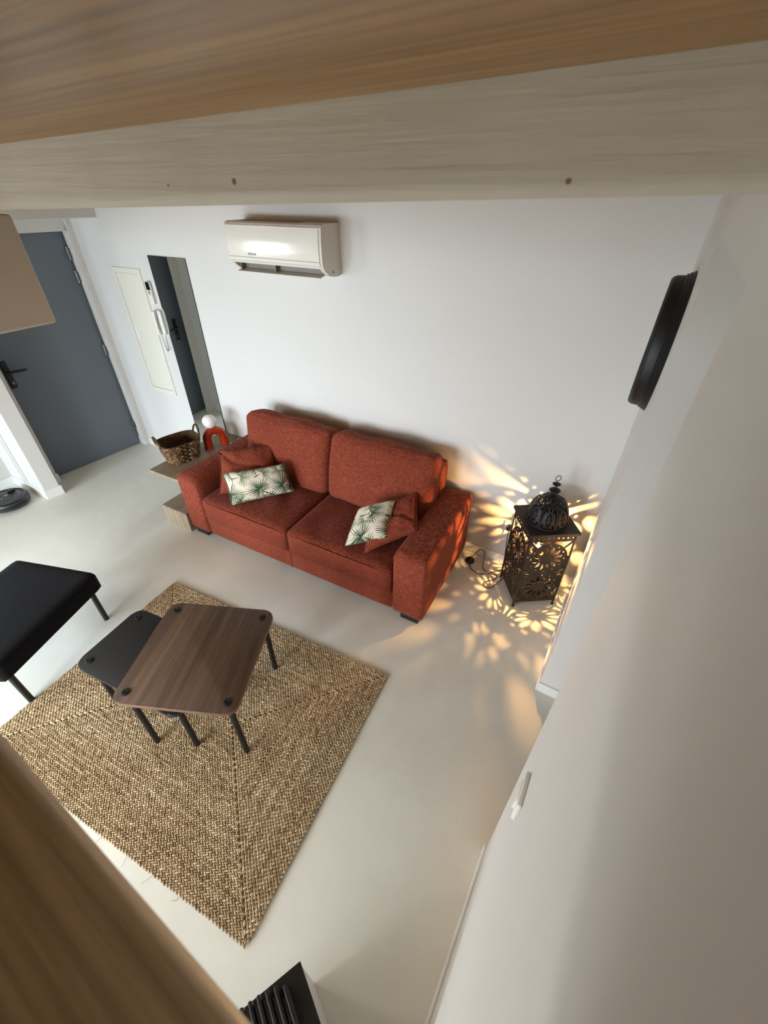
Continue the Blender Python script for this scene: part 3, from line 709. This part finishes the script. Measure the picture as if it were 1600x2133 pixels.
# ------------------------------------------------------------------ pierced iron lantern
LS = 0.296; LA = math.radians(32.5); LC = (-0.090, 2.378, 0.0)
ln = thing('lantern', 'tall pierced black iron lantern with domed top glowing on the floor', 'lantern', LC, LA)
def fill2d(outer, holes, t):
    cu = bpy.data.curves.new('c', 'CURVE'); cu.dimensions = '2D'; cu.fill_mode = 'BOTH'; cu.extrude = t
    for poly in [outer]+holes:
        s = cu.splines.new('POLY'); s.points.add(len(poly)-1); s.use_cyclic_u = True
        for p, (x, y) in zip(s.points, poly): p.co = (x, y, 0, 1)
    o = bpy.data.objects.new('t', cu); COL.objects.link(o)
    me = bpy.data.meshes.new_from_object(o.evaluated_get(bpy.context.evaluated_depsgraph_get()))
    bpy.data.objects.remove(o); bpy.data.curves.remove(cu); return me
def petal(cx, cy, a, r0, r1, w, n=7):
    pts = []
    for k in range(n+1):
        t = k/n; pts.append((r0+(r1-r0)*t, w*math.sin(math.pi*t)**0.75))
    for k in range(n-1, 0, -1):
        t = k/n; pts.append((r0+(r1-r0)*t, -w*math.sin(math.pi*t)**0.75))
    c, s = math.cos(a), math.sin(a)
    return [(cx+c*x-s*y, cy+s*x+c*y) for x, y in pts]
def circ(cx, cy, r, n=10): return [(cx+r*math.cos(2*math.pi*k/n), cy+r*math.sin(2*math.pi*k/n)) for k in range(n)]
PW, PH = LS-0.012, 0.60
hx = PW/2-0.008
F = [(0, 0.148), (0, 0.402)]; RD = 0.124
holes = []
for fx, fy in F:
    for k in range(12): holes.append(petal(fx, fy, 2*math.pi*(k+0.5)/12, 0.042, 0.098, 0.0125))
    for k in range(12): holes.append(circ(fx+0.108*math.cos(2*math.pi*k/12), fy+0.108*math.sin(2*math.pi*k/12), 0.0055, 8))
def corner(fx, fy, sx, sy, ytop):
    """open spandrel outside the disc, split by a leaf stem"""
    a0 = math.acos(min(1, hx/RD)) if hx < RD else 0.12
    a_s = max(a0, 0.14); a_e = math.pi/2-0.14
    R2 = RD+0.003; mid = (a_s+a_e)/2; out = []
    H_ = abs(ytop-fy)
    for (b0, b1, first) in ((a_s, mid-0.05, True), (mid+0.05, a_e, False)):
        arc = [(R2*math.cos(b0+(b1-b0)*k/5), R2*math.sin(b0+(b1-b0)*k/5)) for k in range(6)]
        if first: poly = arc+[(hx, H_-0.016), (hx, R2*math.sin(b0)+0.002)] if hx > R2*math.cos(b0) else arc+[(hx, H_-0.016)]
        else: poly = arc+[(R2*math.cos(b1), H_), (hx-0.012, H_)]
        if sx*sy < 0: poly = poly[::-1]
        out.append([(fx+sx*x, fy+sy*y) for x, y in poly])
    return out
for sx in (1, -1):
    holes += corner(F[1][0], F[1][1], sx, 1, 0.545)
    holes += corner(F[0][0], F[0][1], sx, -1, 0.012)
    cy_ = 0.275
    for k in range(5):
        a = math.pi/2+math.pi*(k+0.5)/5 if sx > 0 else -math.pi/2+math.pi*(k+0.5)/5
        r1 = 0.036+0.018*abs(math.cos(a))**3
        holes.append(petal(sx*(hx+0.002), cy_, a, 0.016, r1, 0.0052))
for k in range(9): holes.append(circ(-hx+0.010+k*(2*hx-0.02)/8, 0.572, 0.0065 if k % 2 else 0.0045, 8))
pm = fill2d([(-PW/2, 0), (PW/2, 0), (PW/2, PH), (-PW/2, PH)], holes, 0.0008)
for k in range(4):
    o = obj_me('pierced_panel', pm, 'iron', ln)
    a = k*math.pi/2
    o.matrix_local = Matrix.Translation((math.sin(a)*(LS/2-0.004), -math.cos(a)*(LS/2-0.004), 0.042)) @ Matrix.Rotation(a, 4, 'Z') @ Matrix.Rotation(math.pi/2, 4, 'X')
for sx in (1, -1):
    for sy in (1, -1):
        bm = B(); box(bm, (sx*(LS/2-0.006), sy*(LS/2-0.006), 0.335), (0.012, 0.012, 0.62), None, 0.002)
        lathe(bm, [(0, 0), (0.009, 0), (0.010, 0.010), (0.006, 0.025), (0, 0.025)], 10, (sx*(LS/2-0.006), sy*(LS/2-0.006), 0)); obj('post', bm, 'iron', ln, 40)
bm = B(); box(bm, (0, 0, 0.040), (LS-0.012, LS-0.012, 0.003)); obj('base_plate', bm, 'iron', ln)
# roof plate with round opening under the dome
RP = LS/2+0.010; RDm = 0.128
rp = fill2d([(-RP, -RP), (RP, -RP), (RP, RP), (-RP, RP)], [circ(0, 0, RDm-0.01, 40)], 0.0015)
o = obj_me('roof_plate', rp, 'iron', ln); o.location = (0, 0, 0.655)
bm = B()
for k in range(4):
    a = k*math.pi/2; box(bm, (math.sin(a)*RP, -math.cos(a)*RP, 0.648), (2*RP, 0.004, 0.018), RZ(a))
obj('roof_band', bm, 'iron', ln)
# dome of eight pierced gores
gh = []
for k in range(10): gh.append(petal(0, 0.27, 2*math.pi*k/10, 0.10, 0.19, 0.035, 5))
for x, y in ((-0.33, 0.10), (0.33, 0.10)): gh.append(circ(x, y, 0.055, 7))
for x, y in ((-0.27, 0.50), (0.27, 0.50), (0, 0.55)): gh.append(circ(x, y, 0.06, 8))
for x, y, r in ((-0.14, 0.66, 0.055), (0.14, 0.66, 0.055), (0.0, 0.80, 0.05)): gh.append([(x, y-1.3*r), (x+r, y), (x, y+1.5*r), (x-r, y)])
NE = 8
go = [(-0.48+0.96*k/NE, 0) for k in range(NE)]+[(0.48-0.23*k/NE, k/NE) for k in range(NE)]+[(0.25-0.5*k/NE, 1.0) for k in range(NE)]+[(-0.25-0.23*k/NE, 1-k/NE) for k in range(NE)]
gm0 = fill2d(go, gh, 0.0)
DH = 0.175
def dome_r(y): return RDm*max(0.02, math.cos(y*math.pi/2*0.96))**0.85
def dome_z(y): return DH*math.sin(y*math.pi/2)
for g in range(8):
    me = gm0.copy(); a0 = g*math.pi/4+math.pi/8
    for v in me.vertices:
        x, y = v.co.x, max(0.0, min(1.0, v.co.y)); a = a0+x*math.pi/4; r = dome_r(y)
        v.co = (r*math.cos(a), r*math.sin(a), 0.657+dome_z(y))
    me.update(); obj_me('dome_gore', me, 'iron', ln)
for g in range(8):
    a = g*math.pi/4; bm = B()
    tube(bm, [((dome_r(k/12)+0.001)*math.cos(a), (dome_r(k/12)+0.001)*math.sin(a), 0.657+dome_z(k/12)) for k in range(13)], 0.0035, 6); obj('dome_rib', bm, 'iron', ln, 180)
bm = B(); lathe(bm, [(RDm-0.004, 0.655), (RDm+0.004, 0.655), (RDm+0.004, 0.668), (RDm-0.004, 0.668), (RDm-0.004, 0.655)], 40); obj('dome_ring', bm, 'iron', ln, 40)
bm = B(); lathe(bm, [(0, 0.825), (0.034, 0.828), (0.040, 0.836), (0.030, 0.842), (0.006, 0.848), (0.004, 0.865), (0.030, 0.872), (0.034, 0.878), (0.022, 0.888), (0.005, 0.894), (0.004, 0.912), (0.022, 0.918), (0.025, 0.923), (0.014, 0.930), (0.003, 0.935), (0, 0.945)], 24); fi = obj('finial', bm, 'iron', ln, 60)
bm = B(); loop_tube(bm, [(0.017*math.cos(2*math.pi*k/18), 0, 0.962+0.017*math.sin(2*math.pi*k/18)) for k in range(18)], 0.0022, 6); obj('hanging_ring', bm, 'iron', fi, 180)
bm = B(); lathe(bm, [(0, 0.043), (0.05, 0.043), (0.05, 0.048), (0.007, 0.052), (0.007, 0.370), (0.045, 0.376), (0.045, 0.380), (0.020, 0.384), (0.020, 0.425), (0.014, 0.432), (0, 0.432)], 20); obj('lamp_holder', bm, 'iron', ln, 40)
bm = B(); lathe(bm, [(0.012, 0.434), (0.014, 0.445), (0.026, 0.470), (0.024, 0.488), (0.012, 0.500), (0, 0.503)], 16); bl_ = obj('bulb', bm, 'glass', ln, 180)
for x, z in ((-0.006, 0.462), (0.006, 0.476)):
    bm = B(); bmesh.ops.create_icosphere(bm, subdivisions=2, radius=0.008); xf(bm.verts, (x, 0, z)); obj('filament', bm, 'bulb', bl_, 180)

# cord with foot switch
cd = thing('foot_switch_cord', 'black lamp cord with a round foot switch looping on the floor by the lantern', 'cord', (-0.53, 2.40, 0.0))
Lc = local((-0.53, 2.40, 0.0))
def smooth_pts(P, n=8):
    P = [Vector(p) for p in P]; out = []
    for i in range(len(P)-1):
        p0, p1, p2, p3 = P[max(0, i-1)], P[i], P[i+1], P[min(len(P)-1, i+2)]
        for k in range(n):
            t = k/n; out.append(0.5*((2*p1)+(-p0+p2)*t+(2*p0-5*p1+4*p2-p3)*t*t+(-p0+3*p1-3*p2+p3)*t**3))
    return out+[P[-1]]
bm = B(); tube(bm, smooth_pts([Lc(-0.545, 2.505, 0.02), Lc(-0.53, 2.555, 0.03), Lc(-0.50, 2.575, 0.065), Lc(-0.462, 2.555, 0.06), Lc(-0.445, 2.49, 0.02), Lc(-0.425, 2.435, 0.006), Lc(-0.365, 2.415, 0.006), Lc(-0.315, 2.41, 0.006), Lc(-0.325, 2.36, 0.006), Lc(-0.375, 2.305, 0.006), Lc(-0.36, 2.262, 0.006), Lc(-0.315, 2.275, 0.006), Lc(-0.285, 2.35, 0.010), Lc(-0.255, 2.43, 0.022)]), 0.0032, 6); obj('cord', bm, 'black', cd, 180)
bm = B(); tube(bm, smooth_pts([Lc(-0.545, 2.445, 0.012), Lc(-0.51, 2.395, 0.006), Lc(-0.445, 2.370, 0.006), Lc(-0.385, 2.400, 0.006), Lc(-0.335, 2.455, 0.006), Lc(-0.30, 2.50, 0.006), Lc(-0.30, 2.545, 0.03), Lc(-0.312, 2.555, 0.15), Lc(-0.322, 2.560, 0.30), Lc(-0.325, 2.565, 0.335)]), 0.0032, 6); obj('cord', bm, 'black', cd, 180)
bm = B(); lathe(bm, [(0, 0), (0.034, 0), (0.036, 0.006), (0.034, 0.018), (0.024, 0.028), (0.010, 0.031), (0, 0.031)], 24, Lc(-0.548, 2.475, 0.0)); fs = obj('foot_switch', bm, 'gloss_black', cd, 60)
bm = B(); lathe(bm, [(0, 0.029), (0.011, 0.029), (0.010, 0.036), (0, 0.037)], 16, Lc(-0.548, 2.475, 0.0)); obj('button', bm, 'black', fs, 60)

# ------------------------------------------------------------------ braided jute rug
RW, RDp, RA = 1.745, 1.275, math.radians(2.6)
rug = thing('jute_rug', 'rectangular braided natural jute rug under the small tables', 'rug', (-1.493, 0.612, 0.0), RA)
PITCH_R = RDp/2/33
bm = B(); bounds_box(bm, (-RW/2+0.012, -RDp/2+0.012, 0), (RW/2-0.012, RDp/2-0.012, 0.005)); obj('backing', bm, 'jute_base', rug)
rnd = random.Random(11)
NR_ = 33
UP = Vector((0, 0, 1))
for row in range(NR_):
    hw_, hd_ = RW/2-PITCH_R*(row+0.5), RDp/2-PITCH_R*(row+0.5)
    items = []
    rowtone = rnd.gauss(0, 0.05)
    for (ax, ay, bx, by) in ((-hw_, -hd_, hw_, -hd_), (hw_, -hd_, hw_, hd_), (hw_, hd_, -hw_, hd_), (-hw_, hd_, -hw_, -hd_)):
        a, b = Vector((ax, ay, 0)), Vector((bx, by, 0)); ln_ = (b-a).length
        if ln_ < 0.02: continue
        d = (b-a)/ln_; s = Vector((-d.y, d.x, 0)); cnt = max(1, int(ln_/0.0175))
        ph = rnd.random()
        for k in range(cnt):
            for sg in (1, -1):
                t = (k+(0.25 if sg > 0 else 0.75))/cnt
                wob = 0.0025*noise.noise(Vector((a.x+d.x*t*ln_*3, a.y+d.y*t*ln_*3, row)))
                p = a+d*(ln_*t)+s*(sg*PITCH_R*0.235+wob)+UP*(0.0055+0.0012*rnd.random())
                big = noise.noise(Vector((p.x*5, p.y*5, 2.0)))
                tone = min(1, max(0, 0.5+rowtone+0.16*big+rnd.gauss(0, 0.17)))
                items.append((p, d+s*(sg*0.62)+UP*0.0, UP, 0.0126*(0.9+0.25*rnd.random()), 0.0054, 0.0062*(0.85+0.4*rnd.random()), tone))
    lumps('braid_row', items, 'jute', rug)
# loose fibres on the edge
bm = B()
for k in range(9):
    x = -0.1+0.09*k*1.7-0.6; x = max(-RW/2+0.05, min(RW/2-0.05, x)); y = -RDp/2
    tube(bm, [(x, y+0.004, 0.006), (x+rnd.uniform(-0.012, 0.012), y-0.012, 0.007), (x+rnd.uniform(-0.03, 0.03), y-0.02-0.02*rnd.random(), 0.004)], 0.0007, 4)
o = obj('loose_fibre', bm, 'jute_base', rug, 180); o['kind'] = 'stuff'

# ------------------------------------------------------------------ nesting tables
def table(label, cx, cy, rz, wx, wy, zt, th, leg, mat, edge, z0=0.0138, rr=0.055, ins=0.052):
    t = thing('side_table', label, 'table', (cx, cy, z0), rz)
    h = zt-z0
    bm = B(); prism(bm, round_rect(wx, wy, rr, 8), h-th, h)
    es = [e for e in bm.edges if abs(e.verts[0].co.z-e.verts[1].co.z) < 1e-6]
    bmesh.ops.bevel(bm, geom=es, offset=0.004, segments=2, profile=0.5, affect='EDGES')
    top = obj('table_top', bm, mat, t, 30)
    if edge:
        bm = B(); prism(bm, round_rect(wx+0.0016, wy+0.0016, rr, 8), h-th+0.004, h-0.004)
        obj('edge_band', bm, edge, top, 30)
    for sx in (1, -1):
        for sy in (1, -1):
            x, y = sx*(wx/2-ins), sy*(wy/2-ins)
            bm = B(); tube(bm, [(x, y, 0.006), (x, y, h-th)], 0.0145, 14); lg = obj('leg', bm, 'black', t, 50)
            bm = B(); lathe(bm, [(0, 0), (0.0135, 0), (0.0145, 0.006), (0, 0.006)], 14, (x, y, 0)); obj('glide', bm, 'black', lg, 50)
            bm = B(); lathe(bm, [(0, 0), (0.0195, 0), (0.0195, 0.003), (0.017, 0.0045), (0.010, 0.0048), (0.009, 0.003), (0.0045, 0.003), (0.004, 0.0055), (0, 0.0055)], 22, (x, y, h)); obj('leg_cap', bm, 'black', top, 50)
    return t
table('walnut topped square table with black legs standing over the black table', -1.402, 0.690, math.radians(22.5), 0.585, 0.585, 0.482, 0.026, 'black', 'walnut', 'walnut_edge')
table('low black rectangular table tucked under the walnut table', -1.640, 0.590, math.radians(4.5), 0.685, 0.405, 0.402, 0.022, 'black', 'black', None)

# ------------------------------------------------------------------ footstool
ot = thing('footstool', 'black upholstered footstool at the left edge of the room', 'footstool', (-2.675, 0.405, 0.0), math.radians(16.5))
bm = B(); soft(bm, (0, 0, 0.335), (0.60, 0.70, 0.135), 0.024, 16, (0.004, 0.004, 0.012)); obj('cushion', bm, 'charcoal', ot, 180)
for sx in (1, -1):
    for sy in (1, -1):
        bm = B(); tube(bm, [(sx*0.245, sy*0.295, 0), (sx*0.245, sy*0.295, 0.275)], 0.016, 14); obj('leg', bm, 'black', ot, 50)

# ------------------------------------------------------------------ robot vacuum
rb = thing('robot_vacuum', 'round black robot vacuum on the floor in the left nook', 'robot vacuum', (-4.525, 1.170, 0.0), math.radians(-35))
bm = B(); lathe(bm, [(0, 0.012), (0.150, 0.012), (0.162, 0.018), (0.166, 0.035), (0.166, 0.066), (0.160, 0.076), (0, 0.076)], 56); obj('body', bm, 'grey_plastic', rb, 35)
bm = B(); lathe(bm, [(0.128, 0.076), (0.158, 0.076), (0.157, 0.083), (0.150, 0.088), (0.136, 0.088), (0.128, 0.084), (0.128, 0.076)], 56); obj('top_ring', bm, 'gloss_black', rb, 35)
bm = B(); lathe(bm, [(0, 0.076), (0.126, 0.076), (0.126, 0.084), (0.120, 0.086), (0, 0.087)], 56); top = obj('top_plate', bm, 'grey_plastic', rb, 35)
bm = B(); prism(bm, round_rect(0.13, 0.09, 0.025, 6), 0.0865, 0.0885); obj('control_panel', bm, 'gloss_black', top, 35)
bm = B(); lathe(bm, [(0, 0.088), (0.016, 0.088), (0.016, 0.091), (0, 0.0915)], 20, (-0.02, 0, 0)); obj('start_button', bm, 'steel', top, 50)
bm = B(); box(bm, (0.025, -0.026, 0.0892), (0.045, 0.010, 0.0012), None, 0.0004); obj('name_strip', bm, 'steel', top)
bm = B(); lathe(bm, [(0, 0.086), (0.030, 0.086), (0.030, 0.104), (0.026, 0.108), (0, 0.108)], 24, (-0.085, 0.03, 0)); obj('sensor_turret', bm, 'gloss_black', rb, 40)
bm = B()
bmp = [(0.176*math.cos(math.radians(a)), 0.176*math.sin(math.radians(a)), 0.052) for a in range(-70, 71, 5)]
tube(bm, bmp, 0.005, 6); obj('bumper', bm, 'gloss_black', rb, 180)
bm = B(); tube(bm, [(0.11, -0.14, 0.012), (0.12, -0.185, 0.008), (0.125, -0.205, 0.004)], 0.004, 6); obj('side_brush', bm, 'black', rb, 180)

# ------------------------------------------------------------------ sideboard corner with ribbed object, bottom of frame
SA = math.atan2(-0.49, 0.87)
sbd = thing('sideboard', 'black topped pale sideboard corner at the bottom of the picture', 'sideboard', (-0.314, 0.070, 0.0), SA)
# local x along u1, local y: body lies towards -y
bm = B(); bounds_box(bm, (0.002, -0.80, 0.0), (0.30, -0.002, 0.447), 0.002); obj('carcass', bm, 'sideboard', sbd)
bm = B(); bounds_box(bm, (0.0, -0.80, 0.447), (0.30, 0.0, 0.460), 0.001); obj('top', bm, 'black', sbd)
rbx = thing('ribbed_box', 'ribbed black oval object standing on the sideboard', 'ornament', (-0.314, 0.070, 0.4605), SA)
for k in range(13):
    y = -0.054-0.0235*k
    half = 0.072*max(0.05, 1-abs((y+0.205)/0.170)**3)**(1/3)
    bm = B(); soft(bm, (0.076, y, 0.030), (2*half, 0.0135, 0.06), 0.0062, 6); obj('rib', bm, 'black', rbx, 180)
bm = B(); pts = [(0.076+0.066*math.cos(2*math.pi*k/36), -0.205+0.155*math.sin(2*math.pi*k/36)) for k in range(36)]
prism(bm, pts, 0.0, 0.040); obj('body', bm, 'gloss_black', rbx, 40)
